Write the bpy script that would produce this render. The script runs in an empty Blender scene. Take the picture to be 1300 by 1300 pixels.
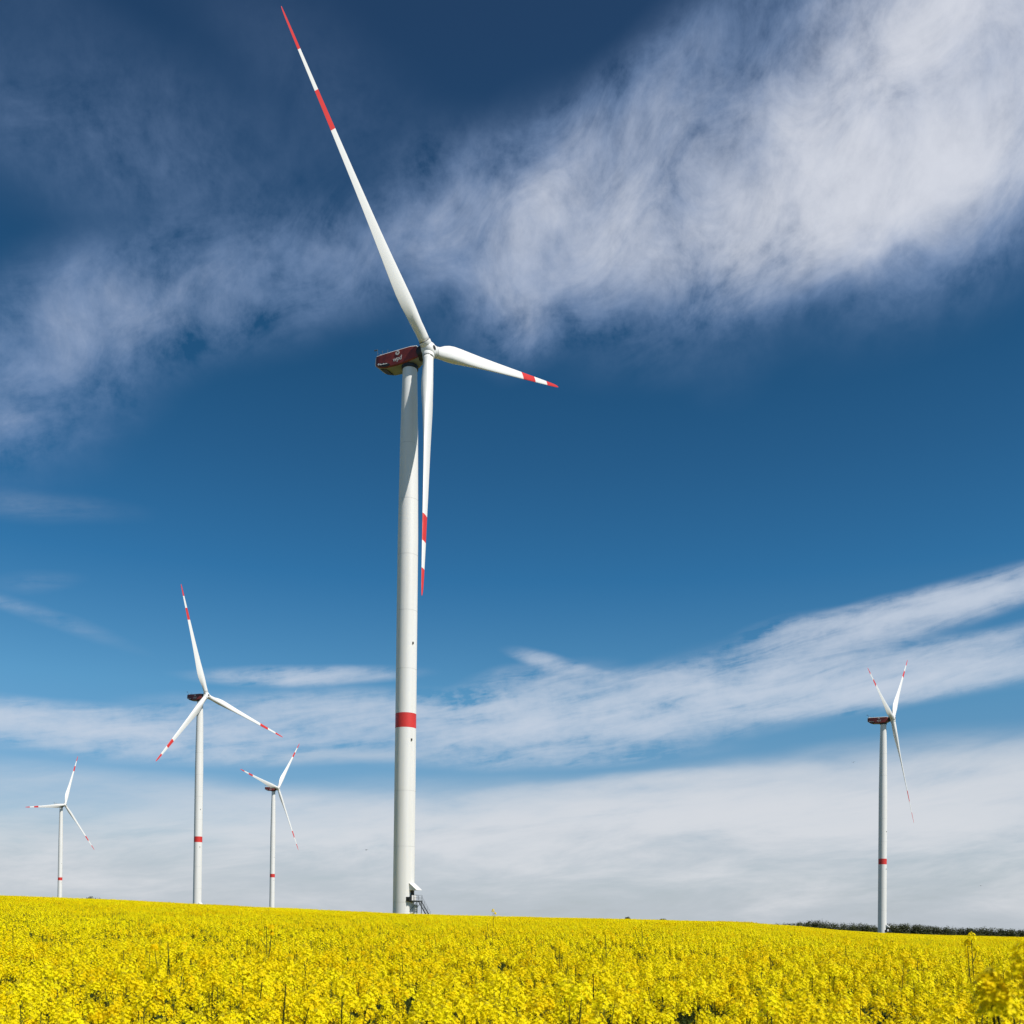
import bpy, bmesh, math, random
import numpy as np
from mathutils import Vector, Matrix
PI = math.pi
R_ = math.radians
sc = bpy.context.scene
C = sc.collection
rnd = random.Random(7)
rng = np.random.default_rng(11)

# ------------------------------------------------------------------ camera
F_PX = 1284.4                      # focal length in pixels of a 1300 px wide frame
cam_d = bpy.data.cameras.new('camera')
cam = bpy.data.objects.new('camera', cam_d)
C.objects.link(cam)
cam_d.sensor_width = 36.0
cam_d.lens = F_PX / 1300 * 36
cam_d.shift_y = (1152.0 - 650) / 1300
cam_d.clip_start = 0.05
cam_d.clip_end = 20000
ROLL = 0.01067
cam.matrix_world = Matrix.Rotation(R_(90) + 0.01207, 4, 'X') @ Matrix.Rotation(ROLL, 4, 'Z')
cam_d.dof.use_dof = True
cam_d.dof.focus_distance = 60
cam_d.dof.aperture_fstop = 8.0
sc.camera = cam

# ------------------------------------------------------------------ sun, sky
SUN_AZ = R_(51.5)                  # from -Y (behind the camera) towards +X
SUN_EL = R_(49.0)
to_sun = Vector((math.sin(SUN_AZ) * math.cos(SUN_EL), -math.cos(SUN_AZ) * math.cos(SUN_EL), math.sin(SUN_EL)))
sl = bpy.data.lights.new('sun', 'SUN')
sl.energy = 5.0
sl.angle = R_(0.53)
sl.color = (1.0, 0.955, 0.88)
so = bpy.data.objects.new('sun', sl)
C.objects.link(so)
so.rotation_euler = to_sun.to_track_quat('Z', 'Y').to_euler()
so.location = (60, -40, 90)

sc.view_settings.view_transform = 'Standard'
sc.view_settings.look = 'None'
sc.view_settings.exposure = 0.0
sc.view_settings.gamma = 1.0
sc.cycles.use_denoising = True
sc.cycles.denoising_prefilter = 'ACCURATE'
sc.cycles.max_bounces = 6
sc.cycles.transparent_max_bounces = 8
sc.cycles.caustics_reflective = False
sc.cycles.caustics_refractive = False

world = bpy.data.worlds.new('World')
sc.world = world
world.use_nodes = True
wt = world.node_tree
wt.nodes.clear()


class NT:
    """small helper that wires shader math"""
    def __init__(self, nt):
        self.nt = nt

    def n(self, t, **kw):
        nd = self.nt.nodes.new(t)
        for k, v in kw.items():
            setattr(nd, k, v)
        return nd

    def put(self, sock, v):
        if isinstance(v, bpy.types.NodeSocket):
            self.nt.links.new(v, sock)
        elif v is not None:
            sock.default_value = v

    def m(self, op, a, b=None, c=None, clamp=False):
        nd = self.n('ShaderNodeMath', operation=op, use_clamp=clamp)
        self.put(nd.inputs[0], a)
        if b is not None:
            self.put(nd.inputs[1], b)
        if c is not None:
            self.put(nd.inputs[2], c)
        return nd.outputs[0]

    def smooth(self, x, a, b, lo=0.0, hi=1.0):
        nd = self.n('ShaderNodeMapRange', interpolation_type='SMOOTHSTEP')
        self.put(nd.inputs['Value'], x)
        nd.inputs['From Min'].default_value = a
        nd.inputs['From Max'].default_value = b
        nd.inputs['To Min'].default_value = lo
        nd.inputs['To Max'].default_value = hi
        return nd.outputs[0]

    def noise(self, vec, scale, detail=6, rough=0.55, dist=0.0, lac=2.0):
        nd = self.n('ShaderNodeTexNoise')
        self.put(nd.inputs['Vector'], vec)
        nd.inputs['Scale'].default_value = scale
        nd.inputs['Detail'].default_value = detail
        nd.inputs['Roughness'].default_value = rough
        nd.inputs['Distortion'].default_value = dist
        nd.inputs['Lacunarity'].default_value = lac
        return nd.outputs[0]

    def mapping(self, vec, loc=(0, 0, 0), rot=0.0, scale=(1, 1, 1), kind='TEXTURE'):
        nd = self.n('ShaderNodeMapping', vector_type=kind)
        self.put(nd.inputs['Vector'], vec)
        nd.inputs['Location'].default_value = loc
        nd.inputs['Rotation'].default_value = (0, 0, rot)
        nd.inputs['Scale'].default_value = scale
        return nd.outputs[0]

    def mix(self, f, a, b, blend='MIX'):
        nd = self.n('ShaderNodeMix', data_type='RGBA', blend_type=blend)
        self.put(nd.inputs[0], f)
        self.put(nd.inputs[6], a)
        self.put(nd.inputs[7], b)
        return nd.outputs[2]

    def ramp(self, f, stops):
        nd = self.n('ShaderNodeValToRGB')
        self.put(nd.inputs[0], f)
        el = nd.color_ramp.elements
        while len(el) < len(stops):
            el.new(0.5)
        for e, (p, c) in zip(el, stops):
            e.position = p
            e.color = (*c, 1)
        return nd.outputs[0]


W = NT(wt)
tc = W.n('ShaderNodeTexCoord').outputs['Generated']
sep = W.n('ShaderNodeSeparateXYZ')
W.put(sep.inputs[0], tc)
dx, dy, dz = sep.outputs
az = W.m('ARCTAN2', dx, dy)
el = W.m('ARCSINE', dz)
comb = W.n('ShaderNodeCombineXYZ')
W.put(comb.inputs[0], az)
W.put(comb.inputs[1], el)
azel = comb.outputs[0]
# plane of the cloud layer: perspective squeezes it towards the horizon
den = W.m('ADD', W.m('MAXIMUM', dz, 0.0), 0.16)
comb2 = W.n('ShaderNodeCombineXYZ')
W.put(comb2.inputs[0], W.m('DIVIDE', dx, den))
W.put(comb2.inputs[1], W.m('DIVIDE', dy, den))
plane = comb2.outputs[0]


def sky_dir(px, py):
    """direction (azimuth, elevation) of a point of the sky as surveyed from the camera"""
    u, v = (px - 650) / F_PX, (1167.0 + (px - 650) * ROLL - py) / F_PX
    a = math.atan(u)
    return a, math.atan(v * math.cos(a))


# edges of the cloud banks are bent by a coarse noise so that no ellipse shows
wn = W.n('ShaderNodeTexNoise')
W.put(wn.inputs['Vector'], plane)
wn.inputs['Scale'].default_value = 1.6
wn.inputs['Detail'].default_value = 5
vm = W.n('ShaderNodeVectorMath', operation='MULTIPLY_ADD')
W.put(vm.inputs[0], wn.outputs['Color'])
vm.inputs[1].default_value = (0.16, 0.10, 0)
vm2 = W.n('ShaderNodeVectorMath', operation='ADD')
W.put(vm.inputs[2], azel)
W.put(vm2.inputs[0], vm.outputs[0])
vm2.inputs[1].default_value = (-0.08, -0.05, 0)
warped = vm2.outputs[0]
vm3 = W.n('ShaderNodeVectorMath', operation='MULTIPLY_ADD')
W.put(vm3.inputs[0], wn.outputs['Color'])
vm3.inputs[1].default_value = (0.10, 0.022, 0)
W.put(vm3.inputs[2], azel)
vm4 = W.n('ShaderNodeVectorMath', operation='ADD')
W.put(vm4.inputs[0], vm3.outputs[0])
vm4.inputs[1].default_value = (-0.05, -0.011, 0)
warped_low = vm4.outputs[0]


def bank(vec, px, py, rx, ry, tilt, amp, soft=1.0):
    a, e = sky_dir(px, py)
    v = W.mapping(vec, (a, e, 0), R_(tilt), (rx / F_PX, ry / F_PX, 1))
    ln = W.n('ShaderNodeVectorMath', operation='LENGTH')
    W.put(ln.inputs[0], v)
    return W.smooth(ln.outputs['Value'], 1.0, 1.0 - soft, 0.0, amp)


def total(lst):
    t = lst[0]
    for x in lst[1:]:
        t = W.m('ADD', t, x)
    return t


HIGH = [  # px, py, rx, ry, tilt, amp
    (1260, 40, 400, 230, 20, 0.95), (1000, 150, 430, 165, 25, 0.80), (720, 270, 280, 120, 27, 0.72),
    (1060, 250, 320, 85, 14, 0.45), (640, 390, 95, 75, 60, 0.42), (560, 250, 150, 100, 20, 0.30),
    (850, 310, 240, 75, 18, 0.42), (1220, 210, 260, 95, 13, 0.50), (890, 15, 100, 30, 20, 0.12),
    (50, 440, 270, 115, 28, 0.36), (260, 365, 350, 95, 15, 0.34), (440, 330, 190, 90, 10, 0.24), (-20, 520, 200, 100, 10, 0.22),
    (130, 185, 400, 90, -3, 0.17), (430, 130, 300, 90, -20, 0.07), (120, 60, 300, 50, -8, 0.06), (930, 440, 90, 45, 20, 0.05), (640, 230, 210, 90, 25, 0.22), (800, 120, 260, 60, 28, 0.32), (1000, 320, 260, 60, 10, 0.16),
]
LOW = [
    (1190, 768, 330, 32, 9, 0.85), (1280, 745, 240, 26, 5, 0.5), (1000, 800, 110, 22, 10, 0.35),
    (900, 880, 420, 48, 5, 0.95), (1000, 835, 260, 45, 8, 0.40), (705, 845, 75, 15, -16, 0.55), (650, 880, 150, 34, 12, 0.4), (1170, 858, 300, 34, 7, 0.65),
    (600, 920, 300, 50, 2, 0.7), (390, 856, 170, 16, 3, 0.75), (180, 930, 340, 40, 0, 0.85),
    (390, 900, 260, 34, 3, 0.55), (40, 640, 150, 22, 5, 0.07), (30, 768, 170, 13, -14, 0.11),
    (50, 735, 60, 16, 10, 0.07), (60, 915, 220, 32, 0, 0.5), (700, 960, 260, 20, 3, 0.35), (780, 925, 340, 32, 4, 0.45), (1150, 868, 300, 28, 4, 0.4), (1240, 815, 140, 18, 8, 0.4),
]
VEIL = [
    (1180, 1015, 760, 88, 4, 1.1), (700, 1060, 700, 85, 1, 0.9), (100, 1120, 700, 90, -2, 0.42),
    (150, 1000, 480, 34, -2, 0.24), (800, 995, 300, 18, 4, 0.35), (420, 960, 200, 14, 2, 0.25),
]
mh = total([bank(warped, *b) for b in HIGH])
ml = total([bank(warped_low, *b) for b in LOW])
mv = total([bank(warped_low, *b) for b in VEIL])
# billowing and fibre structure
n1 = W.noise(plane, 3.2, 9, 0.58, 0.35)
def streak(angle, sx, sy):
    """sky directions turned by the wind angle, then squeezed across it"""
    return W.mapping(azel, rot=R_(angle), scale=(1 / sx, 1 / sy, 1))


n2 = W.noise(streak(28, 1.3, 1.9), 8.0, 10, 0.64, 0.6)
n3 = W.noise(azel, 30.0, 6, 0.65, 0.2)
s1 = W.noise(streak(5, 3.4, 15.0), 1.7, 10, 0.63, 0.35)
s2 = W.noise(streak(11, 6.0, 34.0), 2.2, 9, 0.62, 0.5)


def cen(x, k):
    return W.m('MULTIPLY', W.m('SUBTRACT', x, 0.5), k)


def soft(x, k):
    """1 - exp(-k x): thick cloud saturates gently and keeps its structure"""
    return W.m('SUBTRACT', 1.0, W.m('EXPONENT', W.m('MULTIPLY', W.m('MAXIMUM', x, 0.0), -k)))


n4 = W.noise(azel, 75.0, 5, 0.65, 0.3)
th = total([cen(n1, 1.9), cen(n2, 2.0), cen(n3, 1.15), cen(n4, 0.35)])


def eroded(m, t, k1, k2, bias):
    """bank m modulated by structure t; thin rims are eaten into wisps"""
    rim = W.smooth(m, 0.0, 0.28)
    return W.m('ADD', W.m('MULTIPLY', m, W.m('ADD', W.m('MULTIPLY', t, k1), 1.0)),
               W.m('MULTIPLY', rim, W.m('SUBTRACT', W.m('MULTIPLY', t, k2), bias)))


ah = soft(eroded(mh, th, 0.80, 0.27, 0.05), 1.25)
tl = total([cen(s1, 2.6), cen(s2, 2.2), cen(n1, 0.8), cen(n3, 0.9), cen(n4, 0.5)])
al = W.m('MULTIPLY', soft(eroded(ml, tl, 0.7, 0.32, 0.02), 1.5), 0.90)
mv = W.m('ADD', mv, W.m('MULTIPLY', W.smooth(el, 0.13, 0.0, 0.0, 1.2), W.smooth(W.m('ABSOLUTE', az), 1.7, 0.7, 0.35, 1.0)))
tv = total([cen(s1, 2.0), cen(s2, 0.9), cen(n1, 0.7)])
av = W.m('MULTIPLY', soft(W.m('MULTIPLY', mv, W.m('ADD', tv, 1.0)), 2.0), 0.94)

skt = W.n('ShaderNodeTexSky', sky_type='NISHITA')
skt.sun_disc = False
skt.sun_elevation = SUN_EL
skt.sun_rotation = PI - SUN_AZ
skt.altitude = 200
skt.air_density = 1.0
skt.dust_density = 0.7
skt.ozone_density = 3.0
clear = W.mix(1.0, skt.outputs[0], W.ramp(W.m('DIVIDE', el, 0.9, clamp=True), [
    (0.0, (0.62, 0.70, 0.80)), (0.12, (0.62, 0.80, 0.92)), (0.24, (0.47, 0.89, 1.0)), (0.36, (0.215, 0.68, 0.88)),
    (0.467, (0.182, 0.56, 0.73)), (0.55, (0.155, 0.49, 0.64)), (0.81, (0.22, 0.40, 0.515)), (1.0, (0.25, 0.38, 0.45))]), 'MULTIPLY')
# clouds are lit by the same sun: brightness in units of the sky texture
hi_c = W.mix(W.smooth(W.m('ADD', mh, cen(n2, 1.2)), 0.2, 1.6), (2.5, 3.7, 6.1, 1), (6.9, 7.2, 8.0, 1))
lo_c = (6.1, 6.7, 7.7, 1)
ve_c = W.mix(W.smooth(W.m('ADD', el, cen(s1, 0.26)), 0.0, 0.10), (5.3, 5.8, 6.4, 1), (7.0, 7.2, 7.6, 1))
c = W.mix(ah, clear, hi_c)
c = W.mix(al, c, lo_c)
c = W.mix(av, c, ve_c)
bg = W.n('ShaderNodeBackground')
W.put(bg.inputs[0], c)
bg.inputs[1].default_value = 0.1
wo = W.n('ShaderNodeOutputWorld')
wt.links.new(bg.outputs[0], wo.inputs[0])
world.cycles.sampling_method = 'MANUAL'
world.cycles.sample_map_resolution = 512


# ------------------------------------------------------------------ helpers
def link(o, parent=None):
    C.objects.link(o)
    if parent:
        o.parent = parent
    return o


def mesh_obj(name, verts, faces, mats, parent=None, midx=None, smooth=False):
    me = bpy.data.meshes.new(name)
    me.from_pydata([tuple(v) for v in verts], [], faces)
    for m in (mats if isinstance(mats, (list, tuple)) else [mats]):
        me.materials.append(m)
    if midx is not None:
        me.polygons.foreach_set('material_index', midx)
    if smooth:
        me.polygons.foreach_set('use_smooth', [True] * len(me.polygons))
    me.update()
    return link(bpy.data.objects.new(name, me), parent)


def tag(o, label=None, cat=None, group=None, kind=None):
    if label:
        o['label'] = label
    if cat:
        o['category'] = cat
    if group:
        o['group'] = group
    if kind:
        o['kind'] = kind
    return o


def copy_tree(o, parent=None):
    c = o.copy()
    link(c, parent)
    for ch in list(o.children):
        copy_tree(ch, c)
    return c


class MB:
    """collects boxes, tubes and plates for one mesh"""
    def __init__(self):
        self.v, self.f, self.mi, self.cur = [], [], [], 0

    def add(self, vs, fs):
        b = len(self.v)
        self.v += [Vector(v) for v in vs]
        self.f += [tuple(i + b for i in f) for f in fs]
        self.mi += [self.cur] * len(fs)

    def box(self, x0, x1, y0, y1, z0, z1, mat=None):
        vs = [Vector((x, y, z)) for z in (z0, z1) for y in (y0, y1) for x in (x0, x1)]
        if mat:
            vs = [mat @ v for v in vs]
        self.add(vs, [(0, 2, 3, 1), (4, 5, 7, 6), (0, 1, 5, 4), (2, 6, 7, 3), (0, 4, 6, 2), (1, 3, 7, 5)])

    def tube(self, p, q, r, n=8, r2=None):
        p, q = Vector(p), Vector(q)
        r2 = r if r2 is None else r2
        d = (q - p).normalized()
        u = d.orthogonal().normalized()
        w = d.cross(u)
        vs = []
        for c, rr in ((p, r), (q, r2)):
            vs += [c + (u * math.cos(2 * PI * k / n) + w * math.sin(2 * PI * k / n)) * rr for k in range(n)]
        fs = [(k, (k + 1) % n, n + (k + 1) % n, n + k) for k in range(n)]
        fs += [tuple(range(n - 1, -1, -1)), tuple(range(n, 2 * n))]
        self.add(vs, fs)

    def lathe(self, prof, n=48, cap=True, mat=None):
        """prof: list of (radius, height) about Z"""
        vs, fs = [], []
        for r, z in prof:
            vs += [Vector((r * math.cos(2 * PI * k / n), r * math.sin(2 * PI * k / n), z)) for k in range(n)]
        for i in range(len(prof) - 1):
            for k in range(n):
                fs.append((i * n + k, i * n + (k + 1) % n, (i + 1) * n + (k + 1) % n, (i + 1) * n + k))
        if cap:
            fs.append(tuple(range(n - 1, -1, -1)))
            fs.append(tuple((len(prof) - 1) * n + k for k in range(n)))
        if mat:
            vs = [mat @ v for v in vs]
        self.add(vs, fs)

    def build(self, name, mats, parent=None, smooth=False):
        return mesh_obj(name, self.v, self.f, mats, parent, self.mi, smooth)


def auto_smooth(o, deg=35):
    me = o.data
    me.polygons.foreach_set('use_smooth', [True] * len(me.polygons))
    bm = bmesh.new()
    bm.from_mesh(me)
    bmesh.ops.recalc_face_normals(bm, faces=bm.faces)
    for e in bm.edges:
        if len(e.link_faces) == 2 and e.calc_face_angle(0) > R_(deg):
            e.smooth = False
    bm.to_mesh(me)
    bm.free()
    return o


def bevel(o, w, seg=2):
    bm = bmesh.new()
    bm.from_mesh(o.data)
    bmesh.ops.recalc_face_normals(bm, faces=bm.faces)
    es = [e for e in bm.edges if len(e.link_faces) == 2 and e.calc_face_angle(0) > R_(25)]
    bmesh.ops.bevel(bm, geom=es, offset=w, segments=seg, profile=0.6, affect='EDGES', clamp_overlap=True)
    bm.to_mesh(o.data)
    bm.free()
    return o


# ------------------------------------------------------------------ materials
def mat(name, col, rough=0.5, metal=0.0, var=0.0, vscale=1.0, spec=0.5, dirt=None, stretch=(1, 1, 1), bump=0.0):
    m = bpy.data.materials.new(name)
    m.use_nodes = True
    t = NT(m.node_tree)
    b = m.node_tree.nodes['Principled BSDF']
    b.inputs['Roughness'].default_value = rough
    b.inputs['Metallic'].default_value = metal
    b.inputs['Specular IOR Level'].default_value = spec
    co = t.n('ShaderNodeTexCoord').outputs['Object']
    col4 = (*col, 1)
    if var:
        n = t.noise(t.mapping(co, scale=stretch, kind='POINT'), vscale, 5, 0.6)
        lo = tuple(c * (1 - var) for c in (dirt or col)) + (1,)
        t.put(b.inputs['Base Color'], t.mix(t.smooth(n, 0.35, 0.65), lo, col4))
        t.put(b.inputs['Roughness'], t.smooth(n, 0.3, 0.7, min(1, rough + 0.12), rough))
        if bump:
            bp = t.n('ShaderNodeBump')
            bp.inputs['Strength'].default_value = bump
            t.put(bp.inputs['Height'], n)
            t.put(b.inputs['Normal'], bp.outputs[0])
    else:
        b.inputs['Base Color'].default_value = col4
    return m


M_tower = mat('tower_paint', (0.80, 0.79, 0.77), 0.42, var=0.06, vscale=0.6, stretch=(1.6, 1.6, 0.05), dirt=(0.79, 0.775, 0.74))
M_blade = mat('blade_paint', (0.82, 0.81, 0.79), 0.35, var=0.03, vscale=0.25, dirt=(0.80, 0.79, 0.76), stretch=(1, 1, 0.12))
M_red = mat('signal_red', (0.68, 0.038, 0.030), 0.40, var=0.12, vscale=0.7)
M_nred = mat('nacelle_red_film', (0.25, 0.040, 0.028), 0.30, var=0.28, vscale=0.35, dirt=(0.19, 0.034, 0.026))
M_nwhite = mat('nacelle_shell', (0.62, 0.63, 0.61), 0.45, var=0.10, vscale=0.8)
M_ngrey = mat('nacelle_underside', (0.30, 0.31, 0.29), 0.6, var=0.15, vscale=0.9)
M_dark = mat('dark_rubber', (0.018, 0.019, 0.021), 0.6, var=0.2, vscale=3)
M_letter = mat('white_lettering', (0.72, 0.70, 0.69), 0.5, var=0.04, vscale=2)
M_steel = mat('galvanised_steel', (0.16, 0.17, 0.18), 0.45, 0.6, var=0.25, vscale=4)
M_dsteel = mat('dark_steel', (0.035, 0.04, 0.045), 0.5, 0.4, var=0.3, vscale=5)
M_conc = mat('concrete', (0.42, 0.41, 0.38), 0.85, var=0.2, vscale=2.5, bump=0.2)
M_seam = mat('flange_seam', (0.55, 0.55, 0.53), 0.6, var=0.15, vscale=1.5)
M_gravel = mat('gravel', (0.34, 0.32, 0.28), 0.9, var=0.35, vscale=6, bump=0.6)


# ------------------------------------------------------------------ terrain
def lin(xs, ys):
    def f(x):
        return np.interp(x, xs, ys)
    return f


HPX = [-260, 0, 150, 300, 512, 650, 830, 940, 1012, 1060, 1118, 1177, 1300, 1600]
HY = [1129, 1138, 1143.3, 1151.2, 1161, 1164.8, 1168.6, 1171.5, 1177, 1181.8, 1186, 1188.8, 1191.2, 1194]
skyline = lin([(x - 650) / F_PX for x in HPX],
              [((1167.6 + (x - 650) * ROLL) - y) / F_PX for x, y in zip(HPX, HY)])
H0 = 0.52                          # the eye stands this far above the flowers
CROP = 1.30                        # height of the crop
YC = 150.0                         # distance of the crest


def sstep(x):
    x = np.clip(x, 0, 1)
    return x * x * (3 - 2 * x)


HUB_H = 116.0
SITES = {                          # tower axis x, y, base z, yaw of the rotor, rotor phase
    'near': (-22.27, 207.71, 0.13, 1.0346, -0.8282),
    'left': (-165.81, 532.77, 0.06, 1.076, -0.2827),
    'mid': (-207.43, 874.1, -4.64, 1.2054, 0.671),
    'far': (-461.66, 1032.52, -3.71, 1.2576, 0.3685),
    'right': (196.17, 536.03, -7.58, 0.9834, -1.3047),
}
CTRL = np.array([[x, y, z] for x, y, z, *_ in SITES.values()] +
                [[330, 560, -11], [600, 600, -15], [-700, 500, 2], [-400, 400, 3], [0, 450, -3], [60, 800, -10],
                 [330, 1000, -15.0], [560, 1000, -20], [800, 1000, -24], [-300, 1500, -16], [100, 1300, -18]])


def terrain(x, y):
    x, y = np.asarray(x, float), np.asarray(y, float)
    yy = np.maximum(y, 1.0)
    t = np.clip(x / np.maximum(yy, 12.0), -0.75, 0.75)
    s = yy / YC
    # the skyline slope is a function of bearing; near the eye it is blended away
    m = skyline(t) * sstep((yy - 2) / 30.0)
    near = m * yy - H0 * (1 - s) ** 2 - CROP
    d2 = (x[..., None] - CTRL[:, 0]) ** 2 + (y[..., None] - CTRL[:, 1]) ** 2
    w = 1.0 / (d2 + 900.0) ** 1.5
    far = (w * CTRL[:, 2]).sum(-1) / w.sum(-1)
    k = sstep((yy - 215) / 190.0)
    z = near * (1 - k) + far * k
    z = z - np.maximum(yy - 1250, 0) * 0.016
    # level pads round the two turbines whose feet show
    for n, r0, r1 in (('near', 5.0, 11.0), ('right', 8.0, 26.0)):
        px, py, pz = SITES[n][:3]
        d = np.hypot(x - px, y - py)
        kk = 1 - sstep((d - r0) / (r1 - r0))
        z = z * (1 - kk) + pz * kk
    return z


def tz(x, y):
    return float(terrain(np.array([x]), np.array([y]))[0])


def axis_pts(lo, hi, fine_lo, fine_hi, step, grow=1.12):
    a = list(np.arange(fine_lo, fine_hi + 1e-6, step))
    s, v = step, fine_lo
    while v > lo:
        s *= grow
        v -= s
        a.insert(0, v)
    s, v = step, fine_hi
    while v < hi:
        s *= grow
        v += s
        a.append(v)
    return np.array(a)


gx = axis_pts(-6500, 6500, -130, 130, 2.5, 1.045)
gy = np.concatenate([np.arange(-60, 0, 5.0), np.arange(0, 260, 2.0), axis_pts(260, 7000, 260, 262, 2.0, 1.035)[1:]])
gy = np.unique(gy[(gy >= -60)])
GX, GY = np.meshgrid(gx, gy)
GZ = terrain(GX, GY)
nx, ny = len(gx), len(gy)
gv = np.stack([GX.ravel(), GY.ravel(), GZ.ravel()], -1)
gf = [(j * nx + i, j * nx + i + 1, (j + 1) * nx + i + 1, (j + 1) * nx + i) for j in range(ny - 1) for i in range(nx - 1)]
M_ground = bpy.data.materials.new('field_ground')
M_ground.use_nodes = True
t = NT(M_ground.node_tree)
b = M_ground.node_tree.nodes['Principled BSDF']
co = t.n('ShaderNodeTexCoord').outputs['Object']
n1g = t.noise(co, 0.5, 8, 0.6)
n2g = t.noise(co, 0.012, 3, 0.5)
soil = t.mix(t.smooth(n1g, 0.4, 0.6), (0.07, 0.085, 0.02, 1), (0.10, 0.11, 0.03, 1))
# beyond the crest the same crop goes on: yellow patches and green meadows
sp = t.n('ShaderNodeSeparateXYZ')
t.put(sp.inputs[0], co)
dist = t.smooth(sp.outputs[1], 240, 420)
farc = t.mix(t.smooth(n2g, 0.46, 0.54), (0.15, 0.12, 0.035, 1), (0.075, 0.085, 0.035, 1))
t.put(b.inputs['Base Color'], t.mix(dist, soil, farc))
b.inputs['Roughness'].default_value = 0.95
ground = mesh_obj('ground', gv, gf, M_ground, smooth=True)
tag(ground, kind='structure')


# ------------------------------------------------------------------ wind turbine
def naca(n=14, th=0.2):
    """closed airfoil outline, leading edge at x=0, trailing edge at x=1"""
    xs = [(1 - math.cos(PI * i / n)) / 2 for i in range(n + 1)]
    def yt(x):
        return 5 * th * (0.2969 * math.sqrt(x) - 0.126 * x - 0.3516 * x * x + 0.2843 * x ** 3 - 0.1036 * x ** 4)
    up = [(x, yt(x) * 1.15) for x in xs]
    dn = [(x, -yt(x) * 0.85) for x in xs[1:-1]]
    return up + dn[::-1]


R_TIP = 57.0
CONE = 0.0443


def make_blade_mesh():
    st = [  # radius, chord, thickness ratio, twist deg, roundness
        (1.75, 2.25, 1.0, 12, 1.0), (2.6, 2.25, 1.0, 12, 1.0), (3.8, 2.34, 0.98, 12, 0.90), (5.5, 2.75, 0.88, 11.5, 0.52),
        (7.5, 3.35, 0.72, 11, 0.22), (9.5, 3.75, 0.60, 10.5, 0.08), (11.5, 3.85, 0.50, 10, 0), (14, 3.68, 0.42, 9.5, 0),
        (18, 3.25, 0.33, 8.6, 0), (22, 2.85, 0.27, 7.5, 0), (26, 2.52, 0.24, 6, 0), (30, 2.22, 0.22, 4.7, 0),
        (34, 1.97, 0.21, 3.6, 0), (36.5, 1.82, 0.20, 3.1, 0), (39, 1.67, 0.20, 2.6, 0), (42, 1.50, 0.19, 2, 0),
        (45, 1.33, 0.18, 1.5, 0), (48, 1.16, 0.18, 1, 0), (51, 0.98, 0.18, 0.5, 0), (53.5, 0.82, 0.17, 0.2, 0),
        (55.3, 0.66, 0.17, 0, 0), (56.3, 0.46, 0.16, 0, 0), (56.8, 0.27, 0.16, 0, 0), (57.0, 0.08, 0.16, 0, 0)]
    base = naca()
    n = len(base)
    vs, fs, mi = [], [], []
    for r, c, th, tw, rd in st:
        tw = R_(tw + 1.0)
        pax = 0.5 * rd + 0.30 * (1 - rd)          # pitch axis position on the chord
        for i, (x, y) in enumerate(base):
            a = math.atan2(y, 0.5 - x)
            cx, cy = 0.5 - 0.5 * math.cos(a), 0.5 * math.sin(a)
            yy = y * (th / 0.2)
            X, Y = x * (1 - rd) + cx * rd, yy * (1 - rd) + cy * th * rd
            lx = (pax - X) * c                     # leading edge towards +X
            ly = Y * c                             # suction side faces down wind, +Y
            px = lx * math.cos(tw) + ly * math.sin(tw)
            py = -lx * math.sin(tw) + ly * math.cos(tw)
            vs.append((px, py, r))
    for j in range(len(st) - 1):
        rm = (st[j][0] + st[j + 1][0]) / 2
        for i in range(n):
            fs.append((j * n + i, j * n + (i + 1) % n, (j + 1) * n + (i + 1) % n, (j + 1) * n + i))
            mi.append(1 if rm > 51 or 39 < rm < 45 else 0)
    fs.append(tuple(range(n - 1, -1, -1)))
    mi.append(0)
    fs.append(tuple((len(st) - 1) * n + i for i in range(n)))
    mi.append(1)
    return vs, fs, mi


def text_mesh(txt, size, name):
    cu = bpy.data.curves.new(name, 'FONT')
    cu.body = txt
    cu.size = size
    cu.align_x = 'CENTER'
    cu.extrude = 0.012
    cu.offset = 0.012
    o = bpy.data.objects.new(name, cu)
    C.objects.link(o)
    dg = bpy.context.evaluated_depsgraph_get()
    me = bpy.data.meshes.new_from_object(o.evaluated_get(dg))
    bpy.data.objects.remove(o)
    return me


TOP_Z = 113.2


def tower_r(z):
    return float(np.interp(z, [0, 2, 40, 78, 100, TOP_Z], [2.22, 2.20, 2.15, 2.10, 1.82, 1.50]))


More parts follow.
